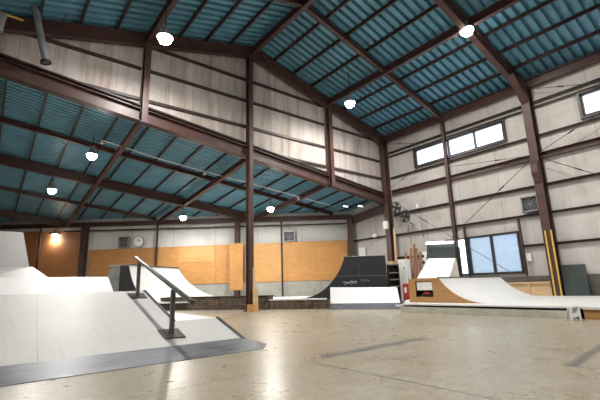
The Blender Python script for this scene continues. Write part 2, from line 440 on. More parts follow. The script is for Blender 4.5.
# gable-line columns
def column(x, y, z1, label, w=.26, d=.28, up=(0, 1, 0), foot=True, group=None, mat=None):
    t = thing('steel_column', label, 'column', (x, y, 0), group)
    build(MB().hbeam((x, y, 0), (x, y, z1), w, d, up), 'shaft', mat or ST, t)
    if foot: build(MB().box(x-w*.8, x+w*.8, y-d*.8, y+d*.8, 0, .03), 'base_plate', SD, t)
    return t
column(XC-.15, 13.0, zr(XC)-.62, 'tall brown steel column under the ridge, boxed in timber at its foot', .17, .3)
# hanging posts of the gable wall (they end on the sloping girder)
for x, lb in ((3.61, 'brown steel post hanging above the sloping girder, left of the tall ridge column'), (12.33, 'brown steel post between the ridge column and the right corner column')):
    t = thing('steel_post', lb, 'post', (x, 12.98, zg(x, YG)))
    build(MB().hbeam((x, 12.98, zg(x, YG)-.08), (x, 12.98, zr(x)-.55), .2, .26, (0, 1, 0)), 'shaft', ST, t)
    build(MB().box(x-.17, x+.17, 12.82, 13.14, zg(x, YG)-.11, zg(x, YG)-.08), 'end_plate', SD, t)
column(XR-.25, 13.05, zr(XR)-.2, 'brown steel corner column where the gable wall meets the right wall', .3, .34, (1, 0, 0))
column(-.7, 13.05, zr(-.7)-.2, 'brown steel column at the left eave of the gable wall', .3, .34, (1, 0, 0))
# main frame columns on the right wall
for y, lb in ((5.62, 'big brown steel column on the right wall with yellow edge strips'), (-1.8, 'brown steel column on the right wall nearest the front'), (-9.3, 'brown steel column on the right wall behind the camera')):
    t = column(XR-.24, y, zr(XR)-.3, lb, .3, .42, (1, 0, 0))
    c = MB().prism([(XR-.42, y-.12, 4.55), (XR-.42, y-.12, 5.35), (XR-.62, y-.12, 5.2), (XR-.66, y-.12, 4.85), (XR-.5, y-.12, 4.5)], (0, .24, 0))
    build(c, 'bracket', ST, t)
    k = MB().prism([(XR-.4, y-.13, 7.7), (XR-.4, y-.13, 8.6), (XR-1.5, y-.13, zr(XR-1.5)-.58)], (0, .26, 0))
    build(k, 'knee', ST, t)
    if y == 5.62:
        for dy, lo in ((-.16, 0), (.04, 0)):
            build(MB().box(XR-.50, XR-.452, y+dy-.025, y+dy+.025, .2, 2.62), 'edge_strip', M['yellow'], t)['label'] = 'yellow edge guard strip'
for y, lb in ((9.47, 'slim brown post on the right wall between the corner and the big column'),):
    column(XR-.12, y, zr(XR)-.4, lb, .14, .16, (1, 0, 0), foot=False)
for y in (1.96,):
    column(XR-.12, y, zr(XR)-.4, 'slim brown post on the right wall beyond the big column', .14, .16, (1, 0, 0), foot=False)

# high roof rafters
def rafter(y, w, h, slope, lb):
    xs = (XC, XR-.1) if slope > 0 else (XC, XL+.1)
    o = build(MB().hbeam((xs[0], y, zr(xs[0])-.16-h/2), (xs[1], y, zr(xs[1])-.16-h/2), w, h), 'roof_rafter', ST)
    tag(o, lb, 'beam')
for y, nm in ((13.0, 'against the gable wall'), (5.72, 'of the second frame, ending at the big column'), (-1.8, 'of the front frame'), (-9.3, 'of the rear frame behind the camera')):
    rafter(y, .22, .46, 1, 'deep brown rafter on the right slope %s' % nm)
    rafter(y, .22, .46, -1, 'deep brown rafter on the left slope %s' % nm.replace('ending at the big column', 'left of the ridge'))
for y, nm in ((9.47, 'between gable wall and second frame'), (1.96, 'between second and front frame')):
    rafter(y, .16, .2, 1, 'slender brown rafter on the right slope %s' % nm)
    rafter(y, .16, .2, -1, 'slender brown rafter on the left slope %s' % nm)
def longbeam(x, w, h, drop, lb, y0=YB, y1=12.95):
    o = build(MB().hbeam((x, y0, zr(x)-drop-h/2), (x, y1, zr(x)-drop-h/2), w, h), 'roof_beam', ST); tag(o, lb, 'beam')
longbeam(XC, .18, .3, .17, 'brown ridge beam running along the peak of the high roof')
longbeam(12.33, .16, .32, .17, 'brown beam halfway down the right slope of the high roof')
longbeam(3.61, .16, .32, .17, 'brown beam halfway down the left slope of the high roof')
longbeam(XR-.2, .2, .34, .13, 'brown eave beam on top of the right wall')
longbeam(-.7, .2, .34, .17, 'brown beam low on the left slope of the high roof')
# purlins
for side in (1, -1):
    k = 0
    for i in range(1, 12):
        x = XC + side * i * 1.085
        if i in (4, 8) or x < XL+.2: continue
        if side < 0 and i > 9: continue
        nm = '%s thin purlin down from the ridge on the %s slope of the high roof' % (ORD[k], 'right' if side > 0 else 'left'); k += 1
        if x > XR - .4: continue
        o = build(MB().channel((x, YB, zr(x)-.075), (x, YG-.02, zr(x)-.075), .07, .13), 'roof_purlin', SD); tag(o, nm, 'purlin', 'thin purlins of the high roof')
# girts of the gable wall (between posts)
segs = [(XL, -.9, 'left of the left eave column'), (-.5, 3.5, 'left of the hanging post'), (3.72, 7.87, 'between hanging post and ridge column'), (8.09, 12.22, 'right of the ridge column'), (12.44, 16.2, 'next to the right corner')]
rows = [(9.57, 'top'), (8.6, 'second'), (7.43, 'third'), (6.45, 'lowest')]
for z, rn in rows:
    for x0, x1, sn in segs:
        # clip to roof and girder
        a, b = x0, x1
        while a < b and (zr(a)-.3 < z or zg(a, YG)+.5 > z): a += .05
        while b > a and (zr(b)-.3 < z or zg(b, YG)+.5 > z): b -= .05
        if b - a < .4: continue
        o = build(MB().channel((a, YG+.03, z), (b, YG+.03, z), .09, .10), 'wall_girt', SD)
        tag(o, '%s brown girt of the gable wall, %s' % (rn, sn), 'girt', 'girts of the gable wall')
# girts of the right wall
def rgirt(y0, y1, z, h, d, lb, mat=SD):
    o = build(MB().channel((XR-.03-d/2, y0, z), (XR-.03-d/2, y1, z), d, h), 'wall_girt', mat); tag(o, lb, 'girt', 'girts of the right wall')
bays = [(9.56, 12.85, 'in the bay next to the corner'), (5.9, 9.38, 'in the bay left of the big column'), (2.05, 5.5, 'in the bay right of the big column'), (-1.6, 1.87, 'in the bay nearest the front')]
for z, h, d, rn in ((7.84, .09, .09, 'topmost thin brown girt'), (7.63, .07, .08, 'thin girt on the upper window head'), (6.42, .09, .09, 'thin brown girt under the upper windows'), (5.6, .24, .14, 'deep brown girt at mid height'), (4.42, .11, .1, 'brown girt below the deep one'), (3.33, .09, .09, 'brown girt above the lower window'), (2.15, .09, .09, 'lowest brown girt')):
    for y0, y1, bn in bays:
        mt = ST if h > .2 else SD
        if z == 2.15 and y0 == 9.56: rgirt(10.0, 12.85, z, h, d, '%s %s' % (rn, bn), mt); continue
        if z == 2.15 and y0 == 5.9: rgirt(5.9, 6.7, z, h, d, '%s %s' % (rn, bn), mt); continue
        rgirt(y0, y1, z, h, d, '%s %s' % (rn, bn), mt)
rgirt(13.3, 15.9, 3.35, .09, .09, 'short brown girt behind the corner column in the lean-to')
# window posts
for y, z0, z1, lb in ((8.98, 1.0, 3.3, 'dark jamb post between the two lower windows'), (6.66, 1.0, 3.3, 'slim dark jamb post right of the lower window')):
    o = build(MB().box(XR-.2, XR-.11, y-.04, y+.04, z0, z1), 'window_post', SD); tag(o, lb, 'post')
o = build(MB().box(XR-.16, XR-.12, 6.62, 6.70, 1.2, 2.75), 'shutter_rail', M['white_metal']); tag(o, 'white vertical shutter rail at the right edge of the lower window', 'rail')
o = build(MB().box(XR-.1, XR-.0, 6.42, 6.6, 1.55, 1.85), 'switch_box', M['white_metal'], bevel=.01); tag(o, 'small white switch box right of the lower window', 'box')

# ---- lean-to frame
LB = 'lean-to'
gx0, gx1 = XL, XR-.4
def lrafter(y, x0, x1, w, h, lb, dz=0):
    o = build(MB().hbeam((x0, y, zg(x0, y)+h/2+dz), (x1, y, zg(x1, y)+h/2+dz), w, h), 'lean_to_girder', ST); tag(o, lb, 'beam')
lrafter(YG-.02, XL, XR-.42, .3, .46, 'deep sloping girder carrying the gable wall over the opening')
o = build(MB().obox((XL, YG-.06, zg(XL, YG)+.62), (XR-.45, YG-.06, zg(XR-.45, YG)+.62), .1, .05), 'flashing_rail', SD); tag(o, 'dark thin rail just above the sloping girder', 'rail')
lrafter(20.1, XL, 12.33, .24, .42, 'deep lean-to girder ending at the back wall column left of the ridge column')
lrafter(28.4, XL, 3.61, .24, .40, 'deep lean-to girder farthest back on the left')
lrafter(16.8, XL, 15.9, .14, .18, 'slender lean-to beam nearest the opening', .3)
lrafter(24.4, XL, 7.9, .14, .18, 'slender lean-to beam between the two deep back girders', .3)
lrafter(32.5, XL, -.7, .14, .18, 'slender lean-to beam in the far left corner', .3)
for x, nm in ((12.33, 'right of the ridge column'), (XC, 'behind the ridge column'), (3.61, 'below the left hanging post'), (-.7, 'at the far left')):
    y1 = ysk(x) - .25
    o = build(MB().hbeam((x, YG+.15, zg(x, YG+.15)+.13), (x, y1, zg(x, y1)+.13), .16, .24), 'lean_to_beam', ST)
    tag(o, 'brown beam running back under the lean-to roof, %s' % nm, 'beam')
o = build(MB().hbeam((XR-.2, YG+.25, zg(XR, YG)-.12), (XR-.2, 15.8, zg(XR, 15.8)-.12), .2, .42), 'lean_to_beam', ST); tag(o, 'brown beam on the right wall between corner column and back wall', 'beam')
k = 0
for i in range(-2, 19):
    x = XR - .55 - 1.088 * i
    if i < 0 or x < XL: continue
    if min(abs(x-c) for c in (12.33, XC, 3.61, -.7)) < .2: continue
    y1 = ysk(x) - .2
    if y1 < YG+1: continue
    o = build(MB().channel((x, YG+.15, zg(x, YG+.15)+LSH-.045), (x, y1, zg(x, y1)+LSH-.045), .055, .09), 'lean_to_purlin', SD)
    tag(o, '%s thin purlin from the right under the lean-to roof' % ORD[k], 'purlin', 'thin purlins of the lean-to roof'); k += 1
# header along the skewed wall and its columns
def skz(s): p = sk(s); return zg(p.x, p.y)
n0 = sk(0, .22); n1 = sk(27, .22)
o = build(MB().hbeam((n0.x, n0.y, skz(0)+.12), (n1.x, n1.y, skz(27)+.12), .16, .26), 'back_wall_header', ST); tag(o, 'brown header beam on top of the back wall', 'beam')
o = build(MB().obox((n0.x, n0.y, skz(0)-.27), (sk(18, .22).x, sk(18, .22).y, skz(18)-.27), .1, .08), 'wall_girt', SD); tag(o, 'thin brown girt just under the header of the back wall', 'girt')
for s, w, lb, mt in ((.15, .3, 'brown steel column at the right end of the back wall', ST), (6.85, .3, 'brown steel column on the back wall just left of the tall ridge column', ST), (16.55, .34, 'glossy dark column on the back wall at the left edge of the pale boards', M['column80'])):
    p = sk(s, .3)
    t = thing('steel_column', lb, 'column', (p.x, p.y, 0))
    build(MB().hbeam((p.x, p.y, 0), (p.x, p.y, skz(s)+.02), w, .3, SN), 'shaft', mt, t)
    build(MB().box(p.x-.25, p.x+.25, p.y-.25, p.y+.25, 0, .03), 'base_plate', SD, t)
for s, lb in ((4.2, 'slim brown post on the back wall, right of the ridge column'), (11.9, 'slim brown post on the back wall behind the white left ramp'), (19.6, 'slim dark post on the dark plywood at the far left')):
    p = sk(s, .2)
    o = build(MB().obox((p.x, p.y, 0), (p.x, p.y, skz(s)), .09, .1, SN), 'wall_post', SD); tag(o, lb, 'post')
# plywood cladding
def cladding(s0, s1, z0, z1, mat, lb, off=.1, grp='plywood boards on the back wall'):
    mb = MB().prism([sk(s0, off, z0), sk(s1, off, z0), sk(s1, off+.02, z0), sk(s0, off+.02, z0)], (0, 0, z1-z0))
    o = build(mb, 'plywood_panel', mat); tag(o, lb, 'plywood', grp)
cladding(.35, 2.2, 1.16, 3.42, M['ply'], 'orange plywood panel at the right end of the back wall')
cladding(2.21, 4.0, 1.16, 3.44, M['ply'], 'orange plywood panel left of the one at the right end')
cladding(4.01, 6.45, 1.16, 3.43, M['ply2'], 'paler orange plywood panel just right of the back wall column')
cladding(6.46, 7.25, .75, 3.46, M['ply'], 'narrow orange plywood boxing round the back wall column', .48)
cladding(7.26, 8.2, 1.16, 3.44, M['ply'], 'orange plywood panel just left of the back wall column')
cladding(8.21, 11.8, 1.16, 3.44, M['ply'], 'wide orange plywood panel above the white left ramp')
cladding(8.3, 10.5, 2.45, 3.35, M['ply2'], 'small pale plywood patch board above the white left ramp', .125)
cladding(11.81, 16.3, 1.0, 3.44, M['ply_mid'], 'long orange plywood panel under the round clock')
cladding(16.82, 19.6, 0, 4.72, M['ply_dark'], 'tall brown plywood panel left of the glossy dark column')
cladding(19.61, 25.5, 0, 4.75, M['ply_dark'], 'tall brown plywood panel at the far left behind the grey ramp')

# ------------------------------------------------------------------ lamps
def lamp(x, y, z, ztop, lb, watt, r=.2, grp='high hall lamps', col=(1, .96, .9)):
    t = thing('high_bay_lamp', lb, 'lamp', (x, y, z), grp)
    build(MB().lathe((x, y, z), [(.06, .36), (.09, .34), (.10, .16), (r*1.25, .03), (r*1.25, 0), (r*1.1, 0)][::-1]), 'lamp_shade', M['grey'], t, smooth=False)
    build(MB().tube([(x, y, z+.34), (x, y, ztop)], .018, 6), 'hanger', M['rod'], t)
    build(MB().lathe((x, y, z), [(r*.35, -.20), (r*.75, -.15), (r*1.0, -.07), (r*1.05, .01)]), 'lens', M['lens'], t)
    ld = bpy.data.lights.new('lamp_light', 'AREA'); ld.shape = 'DISK'; ld.size = r*1.4; ld.energy = watt; ld.color = col
    lo = bpy.data.objects.new('lamp_light', ld); COL.objects.link(lo); lo.parent = t; lo.location = (0, 0, -.22)
for x, y, z, lb in ((3.45, 10.68, 8.37, 'bright lamp under the left slope close to the gable wall'), (11.65, 10.88, 8.64, 'bright lamp under the right slope close to the gable wall'),
                    (12.33, 5.72, 9.5, 'bright lamp at the crossing of rafter and mid beam, top right'), (3.61, 4.2, 9.2, 'lamp under the left slope above the camera'),
                    (12.2, -1.5, 9.3, 'added fill lamp under the right slope behind the camera'), (3.61, -3, 9.2, 'added fill lamp under the left slope behind the camera'),  # the lamps behind the camera are unseen, added to fill the hall
                    (12.2, -9, 9.3, 'added fill lamp under the right slope far behind the camera'), (3.61, -10, 9.2, 'added fill lamp under the left slope far behind the camera')):
    lamp(x, y, z, zr(x), lb, LAMP_W, .2)
for x, y, z, lb in ((2.62, 15.9, 5.98, 'larger lean-to lamp on the left, nearest the opening'), (1.89, 20.5, 5.5, 'small lean-to lamp low at the far left edge'),
                    (8.15, 20.6, 4.8, 'lean-to lamp just left of the ridge column'), (11.2, 16.5, 4.88, 'lean-to lamp just right of the ridge column'),
                    (3.1, 28.75, 4.5, 'warm lamp close to the brown plywood wall')):
    w = LOW_W if y < 25 else 60
    lamp(x, y, z, zg(x, y)+LSH-.1, lb, w, .17, 'lean-to lamps', (1, .93, .85) if y > 25 else (1, .96, .9))

# ------------------------------------------------------------------ funbox with rail (front left)
SL = .075      # the box is turned a little: x shift per metre of y
def fx(x, y): return x + SL * (y - 5.45)
def bz(y): return .1 + .23 * (y - 5.45)
fb = thing('funbox', 'large grey white skate funbox with a sloping front bank and steel toe strip', 'skate ramp', (1, 7, 0))
Y0, Y1, Y2, Y3 = 5.45, 6.56, 8.75, 9.93
XW = -3.5
def slab(pts, t=.02):       # thin laminate sheet lying on a support, pts counter clockwise seen from above
    return MB().prism(pts, (0, 0, -t))
Wm = M['ramp']
# carcass (wood) below the sheets
mb = MB().prism([(XW, Y0, 0), (XW, Y0, bz(Y0)-.02), (XW, Y2, bz(Y2)-.02), (XW, Y3, bz(Y2)-.02), (XW, Y3, 0)], (2.38-XW, 0, 0))
mb.prism([(2.38, Y0+.02, 0), (2.38, Y0+.02, bz(Y0)-.02), (2.38, Y1, bz(Y1)-.02), (2.38, 12, bz(Y1)-.02), (2.38, 12, 0)], (.75, 0, 0))
build(mb, 'carcass', M['pale_wood'], fb)
build(slab([(XW, Y0, bz(Y0)), (3.17, Y0, bz(Y0)), (fx(3.2, Y1), Y1, bz(Y1)), (fx(2.42, Y1), Y1, bz(Y1)), (fx(2.42, Y2), Y2, bz(Y2)), (XW, Y2, bz(Y2))]), 'front_bank', Wm, fb)
build(MB().box(XW, 2.62, Y2, Y3, bz(Y2)-.02, bz(Y2)), 'platform', Wm, fb)
build(slab([(2.5, Y1, bz(Y1)), (3.28, Y1, bz(Y1)), (3.6, 12, bz(Y1)), (2.7, 12, bz(Y1))]), 'side_deck', M['ramp_white'], fb)
# toe plate
mb = MB().prism([(XW, 4.93, 0), (XW, Y0+.02, 0), (XW, Y0+.02, .115), (XW, 4.93, .006)], (3.17-XW, 0, 0))
mb.prism([(3.17, 4.93, 0), (3.17, Y0+.02, 0), (3.17, Y0+.02, .115), (3.17, 4.93, .006)], (.02, 0, 0))
mb.add([(3.19, 4.93, .006), (3.19, Y0+.02, .115), (3.5, 5.3, .004), (3.19, 4.93, 0), (3.19, Y0+.02, 0)], [(0, 2, 1), (0, 3, 2), (1, 2, 4)])
build(mb, 'toe_plate', M['plate'], fb)['label'] = 'scuffed dark steel toe strip'
# steel edge angles
def edge(a, b, w=.05): return MB().obox(a, b, w, .02, (0, 0, 1), 0, .006)
build(edge((3.17, Y0, bz(Y0)), (3.28, Y1, bz(Y1))), 'edge_angle', M['darksteel'], fb)
build(edge((fx(2.42, Y1), Y1, bz(Y1)), (fx(2.42, Y2), Y2, bz(Y2))), 'edge_angle', M['darksteel'], fb)
build(MB().prism([(fx(2.4, Y1), Y1, bz(Y1)), (fx(2.4, Y2), Y2, bz(Y2)), (fx(2.4, Y2), Y2, bz(Y1)), ], (.03, 0, 0)), 'side_panel', M['ramp_white'], fb)
build(MB().obox((.55, Y0+.01, bz(Y0)+.002), (.75, Y2, bz(Y2)+.002), .012, .004), 'seam', M['grey'], fb)

# second, steeper bank on the platform
t = thing('skate_bank', 'clean white bank panel rising behind the funbox platform', 'skate ramp', (0, 10.6, .86))
build(MB().prism([(XW, 9.95, .86), (XW, 11.0, 1.235), (XW, 11.4, 1.235), (XW, 11.4, .86)], (1.28-XW, 0, 0)), 'sheet', M['ramp_white'], t)
build(MB().add([(1.29, 9.95, .86), (2.34, 9.95, .86), (2.43, 11.0, 1.235), (1.29, 11.0, 1.235), (1.29, 11.4, 1.235), (2.47, 11.4, 1.235), (1.29, 11.4, .86), (2.47, 11.4, .86)],
    [(0, 1, 2, 3), (3, 2, 5, 4), (4, 5, 7, 6), (0, 6, 7, 1), (1, 7, 5, 2), (0, 3, 4, 6)]), 'sheet', M['ramp_white'], t)
build(MB().box(XW, 2.45, 10.42, 11.38, 0, .855), 'support_frame', M['pale_wood'], t)

# grind rail
rl = thing('grind_rail', 'round steel grind rail sloping down the funbox bank on two posts', 'rail', (2.35, 6.9, bz(6.9)))
build(MB().tube([(2.42, 8.62, 1.54), (2.2, 5.12, .68)], .036, 14), 'rail_bar', M['galv'], rl)
def post(x, y, ztop):
    zb = bz(y) if y < Y2 else bz(Y2)
    build(MB().obox((x, y, zb), (x, y, ztop), .062, .062, (0, 1, 0)), 'post', M['galv'], rl, bevel=.006)
    pl = MB().obox((x-.015, y-.2, bz(y-.2)+.012), (x+.015, y+.2, bz(y+.2)+.012), .30, .012)
    p = build(pl, 'foot_plate', M['rust'], rl)
    return p
post(2.4, 8.3, 1.45); post(2.24, 5.95, .86)

# far left tall ramp
t = thing('wall_ramp', 'tall grey white wall ramp at the left edge of the picture, behind the funbox', 'skate ramp', (0, 16, 0))
build(MB().prism([(XW, 14.4, 1.3), (XW, 17.0, 1.82), (XW, 17.3, 1.82), (XW, 17.3, 0), (XW, 14.4, 0)], (1.2-XW, 0, 0)), 'bank', M['ramp_grey'], t)
build(MB().add([(1.2, 14.4, 1.3), (1.55, 14.9, 1.36), (1.25, 17, 1.82), (1.2, 17, 1.82), (1.55, 14.9, 0), (1.2, 14.4, 0), (1.25, 17.0, 0)], [(0, 1, 2, 3), (0, 5, 4, 1), (1, 4, 6, 2)]), 'bank_corner', M['ramp_grey'], t)
build(MB().add([(XW, 17, 1.82), (1.14, 17, 1.82), (.86, 17.35, 3.08), (XW, 17.35, 3.08), (XW, 17.6, 1.82), (1.14, 17.6, 1.82), (.86, 17.6, 3.08), (XW, 17.6, 3.08)],
    [(0, 1, 2, 3), (4, 7, 6, 5), (3, 2, 6, 7), (1, 5, 6, 2), (0, 3, 7, 4), (0, 4, 5, 1)]), 'wall_panel', M['ramp_grey'], t)
build(MB().box(XW, 1.1, 17.3, 17.6, 0, 1.82), 'back_frame', M['darkin'], t)

# ------------------------------------------------------------------ mini ramp along the back wall
A = Vector((11.88, 11.93, 0))
def mr(s, d, z): p = A + SW*s + SN*d; return Vector((p.x, p.y, z))
ZT = 2.02; ZF = .36
def curve_pts(s_top, s_bot):     # transition from coping to flat, s positions
    pts = []
    for i in range(15):
        a = i/14; ang = a*math.radians(66)
        # circular-ish arc: flat tangent at the bottom
        s = s_bot + (s_top - s_bot) * (math.sin(ang)/math.sin(math.radians(66)))
        z = ZF + (ZT - ZF) * (1-math.cos(ang))/(1-math.cos(math.radians(66)))
        pts.append((s, z))
    return pts        # bottom -> top
# black right quarter
t = thing('quarter_pipe', 'black sided quarter pipe with chalk scrawl, behind the white kicker', 'skate ramp', mr(.5, 0, 0))
cp = curve_pts(.02, 1.95)
side = [mr(s, 0, z) for s, z in cp] + [mr(-1.68, 0, ZT-.0), mr(-1.72, 0, 0), mr(1.95, 0, 0)]
build(MB().prism(side, SN*.03), 'side_panel', M['black'], t)
build(MB().prism([p + SN*3.75 for p in side], SN*.03), 'side_panel', M['black'], t)
mb = MB()
for i in range(len(cp)-1):
    (s0, z0), (s1, z1) = cp[i], cp[i+1]
    mb.add([mr(s0, .03, z0-.01), mr(s1, .03, z1-.01), mr(s1, 3.75, z1-.01), mr(s0, 3.75, z0-.01)], [(0, 1, 2, 3)])
build(mb, 'riding_surface', M['ramp_white'], t)
build(MB().prism([mr(.02, .03, ZT-.03), mr(-1.66, .03, ZT-.03), mr(-1.66, 3.75, ZT-.03), mr(.02, 3.75, ZT-.03)], (0, 0, .03)), 'platform', M['ramp_grey'], t)
build(MB().tube([mr(.0, -.01, ZT+.01), mr(-1.68, -.01, ZT+.01)], .012, 6), 'top_trim', M['greysteel'], t)
build(MB().tube([mr(.03, 0, ZT+.01), mr(.03, 3.78, ZT+.01)], .03, 8), 'coping', M['galv'], t)
build(MB().obox(mr(.6, -.004, 1.23), mr(-1.72, -.004, 1.2), .006, .012), 'seam', M['greysteel'], t)
build(MB().obox(mr(-.55, -.004, 1.25), mr(-.55, -.004, ZT-.3), .006, .010, SN), 'seam', M['greysteel'], t)
# chalk scrawl: joined loops, as faint as in the photo
mb = MB(); rnd = random.Random(3)
sx = .12
for k, (w, h) in enumerate(((.09, .10), (.05, .05), (.05, .05), (.04, .04), (.05, .12), (.03, .10), (.06, .05), (.05, .08))):
    pts = []
    for j in range(6):
        a = j/5*math.pi*1.6
        pts.append(mr(sx - w*.5*(1-math.cos(a)), -.006, .93 + h*math.sin(a)*.7 + k*.004))
    mb.tube(pts, .011, 4); sx -= w + .018
for k in range(4):
    mb.tube([mr(-.62-.1*k, -.006, .98), mr(-.66-.1*k, -.006, 1.1-.02*k)], .006, 4)
build(mb, 'chalk_scrawl', M['chalk'], t)['label'] = 'faint white chalk writing'
# white left quarter
t = thing('quarter_pipe', 'white quarter pipe with black side on the left of the back area, facing right', 'skate ramp', mr(8, 0, 0))
cpn = curve_pts(9.62, 6.6)
Wd = 3.8; LS = -.70   # far edge sits a little nearer the right
mb = MB()
def lr(s, d, z): return mr(s + LS*d/Wd, d, z)
def lc(i, d, z):       # the transition is tight at the near side and runs out long at the wall
    s = cpn[i][0]; k = (9.62 - s)/(9.62 - 6.6); L = 1.25 + (3.02 - 1.25)*min(1, d/Wd)**.8
    return lr(9.62 - k*L, d, z)
for i in range(len(cpn)-1):
    z0, z1 = cpn[i][1], cpn[i+1][1]
    for j in range(12):
        d0, d1 = Wd*j/12, Wd*(j+1)/12
        mb.add([lc(i, d0, z0), lc(i+1, d0, z1), lc(i+1, d1, z1), lc(i, d1, z0)], [(0, 1, 2, 3)])
build(mb, 'riding_surface', M['ramp_white'], t, smooth=True)
sidel = [lc(i, 0, cpn[i][1]-.005) - SN*.02 for i in range(15)] + [mr(10.0, -.02, ZT), mr(10.0, -.02, 0), mr(8.37, -.02, 0)]
build(MB().prism(sidel, -SN*.03), 'side_panel', M['black'], t)['label'] = 'black side panel'
sidef = [lr(s, Wd+.02, z-.005) for s, z in cpn] + [lr(10.5, Wd+.02, ZT), lr(10.5, Wd+.02, 0), lr(6.6, Wd+.02, 0)]
build(MB().prism(sidef, SN*.03), 'side_panel', M['darkin'], t)
build(MB().prism([mr(9.62, -.05, ZT-.03), mr(10.6, -.05, ZT-.03), lr(10.6, Wd, ZT-.03), lr(9.62, Wd, ZT-.03)], (0, 0, .04)), 'platform', M['ramp_grey'], t)
build(MB().tube([lr(9.6, -.05, ZT), lr(9.6, Wd+.04, ZT)], .03, 8), 'coping', M['galv'], t)
# grey wedge left of it
t = build(MB().prism([mr(10.0, -.06, ZT-.02), mr(10.4, -.06, 1.93), mr(10.58, -.06, 1.55), mr(10.3, -.06, 0), mr(10.0, -.06, 0)], SN*1.2), 'steel_wedge', M['greysteel'])
tag(t, 'grey sheet metal wedge left of the black side of the white quarter pipe', 'skate ramp')
# dark box on the left platform
o = build(MB().prism([mr(9.5, .5, ZT+.02), mr(8.9, .5, ZT+.02), mr(8.9, 1.0, ZT+.02), mr(9.5, 1.0, ZT+.02)], (0, 0, .2)), 'dark_crate', M['darkin'], bevel=.01)
bpy.data.objects.remove(o)
# flat bottom between the quarters
o = build(MB().prism([mr(1.95, 0, ZF-.06), mr(8.37, 0, ZF-.06), mr(5.9, 3.78, ZF-.06), mr(1.95, 3.78, ZF-.06)], (0, 0, .06)), 'ramp_flat', M['ramp_white'])
fl = o; tag(fl, 'low white flat deck between the two quarter pipes', 'skate ramp')
build(MB().prism([mr(1.97, .03, 0), mr(8.3, .03, 0), mr(8.25, .09, 0), mr(1.97, .09, 0)], (0, 0, ZF-.06)), 'joist', M['darkin'], fl).location = -Vector(fl.location)
for ch in fl.children: # joist mesh was built relative to the parent already
    ch.location = (0, 0, 0)

# ledge in front of the mini ramp
LD = Vector((-.5, .866, 0)); LN = Vector((.866, .5, 0)); LP = Vector((10.25, 10.95, 0))
def lp(s, d, z): p = LP + LD*s + LN*d; return Vector((p.x, p.y, z))
t = thing('brick_ledge', 'long dark brick and timber ledge with black top behind the ridge column', 'ledge', lp(5.5, .2, 0))
build(MB().prism([lp(2.75, 0, 0), lp(8.1, 0, 0), lp(8.1, .45, 0), lp(2.75, .45, 0)], (0, 0, .50)), 'masonry', M['brick'], t)
build(MB().prism([lp(2.72, -.03, .50), lp(8.13, -.03, .50), lp(8.13, .47, .50), lp(2.72, .47, .50)], (0, 0, .045)), 'top_plate', M['black'], t)
t = thing('brick_ledge', 'short lower brick ledge with a white top board, left of the white kicker', 'ledge', lp(1.3, .2, 0))
build(MB().prism([lp(.18, .02, 0), lp(2.7, .02, 0), lp(2.7, .45, 0), lp(.45, .45, 0)], (0, 0, .34)), 'masonry', M['brick'], t)
build(MB().prism([lp(.3, -.01, .34), lp(2.71, -.01, .34), lp(2.71, .47, .34), lp(.46, .47, .34)], (0, 0, .045)), 'top_board', M['ramp_white'], t)

# white kicker
t = thing('kicker_ramp', 'clean white kicker ramp in front of the black quarter pipe', 'skate ramp', (11.1, 10.3, 0))
k0 = lp(.14, -.12, 0); k1 = lp(-2.42, -.12, 0)
kt0 = lp(.42, .85, .78); kt1 = lp(-2.17, .85, .72)
kb0 = lp(.42, 1.05, 0); kb1 = lp(-2.17, 1.05, 0)
mb = MB().add([k0, k1, kt1, kt0, kb0, kb1, lp(.42, 1.05, .78), lp(-2.17, 1.05, .72)], [(0, 1, 2, 3), (3, 2, 7, 6), (6, 7, 5, 4), (0, 3, 6, 4), (1, 5, 7, 2), (0, 4, 5, 1)])
build(mb, 'body', M['ramp_white'], t)
build(MB().prism([lp(.14, -.34, 0), lp(-2.4, -.34, 0), lp(-2.37, .09, .18), lp(.19, .09, .18)], (0, 0, .012)), 'toe_plate', M['plate'], t)
o = build(MB().box(11.25, 11.55, 8.75, 8.98, 0, .13), 'white_block', M['paper'], bevel=.01); tag(o, 'small white block on the floor at the right foot of the kicker', 'block')

# black shelf steps right of black quarter
t = thing('shelf_unit', 'black open shelf unit standing right of the black quarter pipe', 'shelf', mr(-2.3, .4, 0))
build(MB().prism([mr(-1.78, .15, 0), mr(-1.82, .15, 0), mr(-1.82, .6, 0), mr(-1.78, .6, 0)], (0, 0, 1.66)), 'side_panel', M['black'], t)
build(MB().prism([mr(-2.2, .15, 0), mr(-2.24, .15, 0), mr(-2.24, .6, 0), mr(-2.2, .6, 0)], (0, 0, 1.66)), 'side_panel', M['black'], t)
for z in (.3, .72, 1.0, 1.28, 1.62):
    build(MB().prism([mr(-1.82, .15, z), mr(-2.2, .15, z), mr(-2.2, .6, z), mr(-1.82, .6, z)], (0, 0, .04)), 'shelf_board', M['greysteel'] if z > .5 else M['black'], t)
build(MB().prism([mr(-1.78, .58, 0), mr(-2.24, .58, 0), mr(-2.24, .6, 0), mr(-1.78, .6, 0)], (0, 0, 1.66)), 'back_panel', M['black'], t)

# timber boxing at the foot of the ridge column
t = thing('column_boxing', 'orange timber boxing around the foot of the tall ridge column', 'guard', (XC, 12.85, 0))
build(MB().box(XC-.33, XC-.14, 12.5, 12.56, 0, .26), 'front_board', M['ply'], t)
build(MB().box(XC-.24, XC-.08, 12.58, 12.64, 0, .84), 'front_board', M['pale_wood'], t)
build(MB().box(XC-.08, XC-.05, 12.58, 12.9, 0, .84), 'side_board', M['pale_wood'], t)
build(MB().box(XC-.33, XC-.29, 12.56, 12.9, 0, .26), 'side_board', M['ply'], t)
build(MB().box(XC-.19, XC-.14, 12.65, 12.71, .03, 1.6), 'batten', M['pale_wood'], t)['label'] = 'thin pale upright batten'

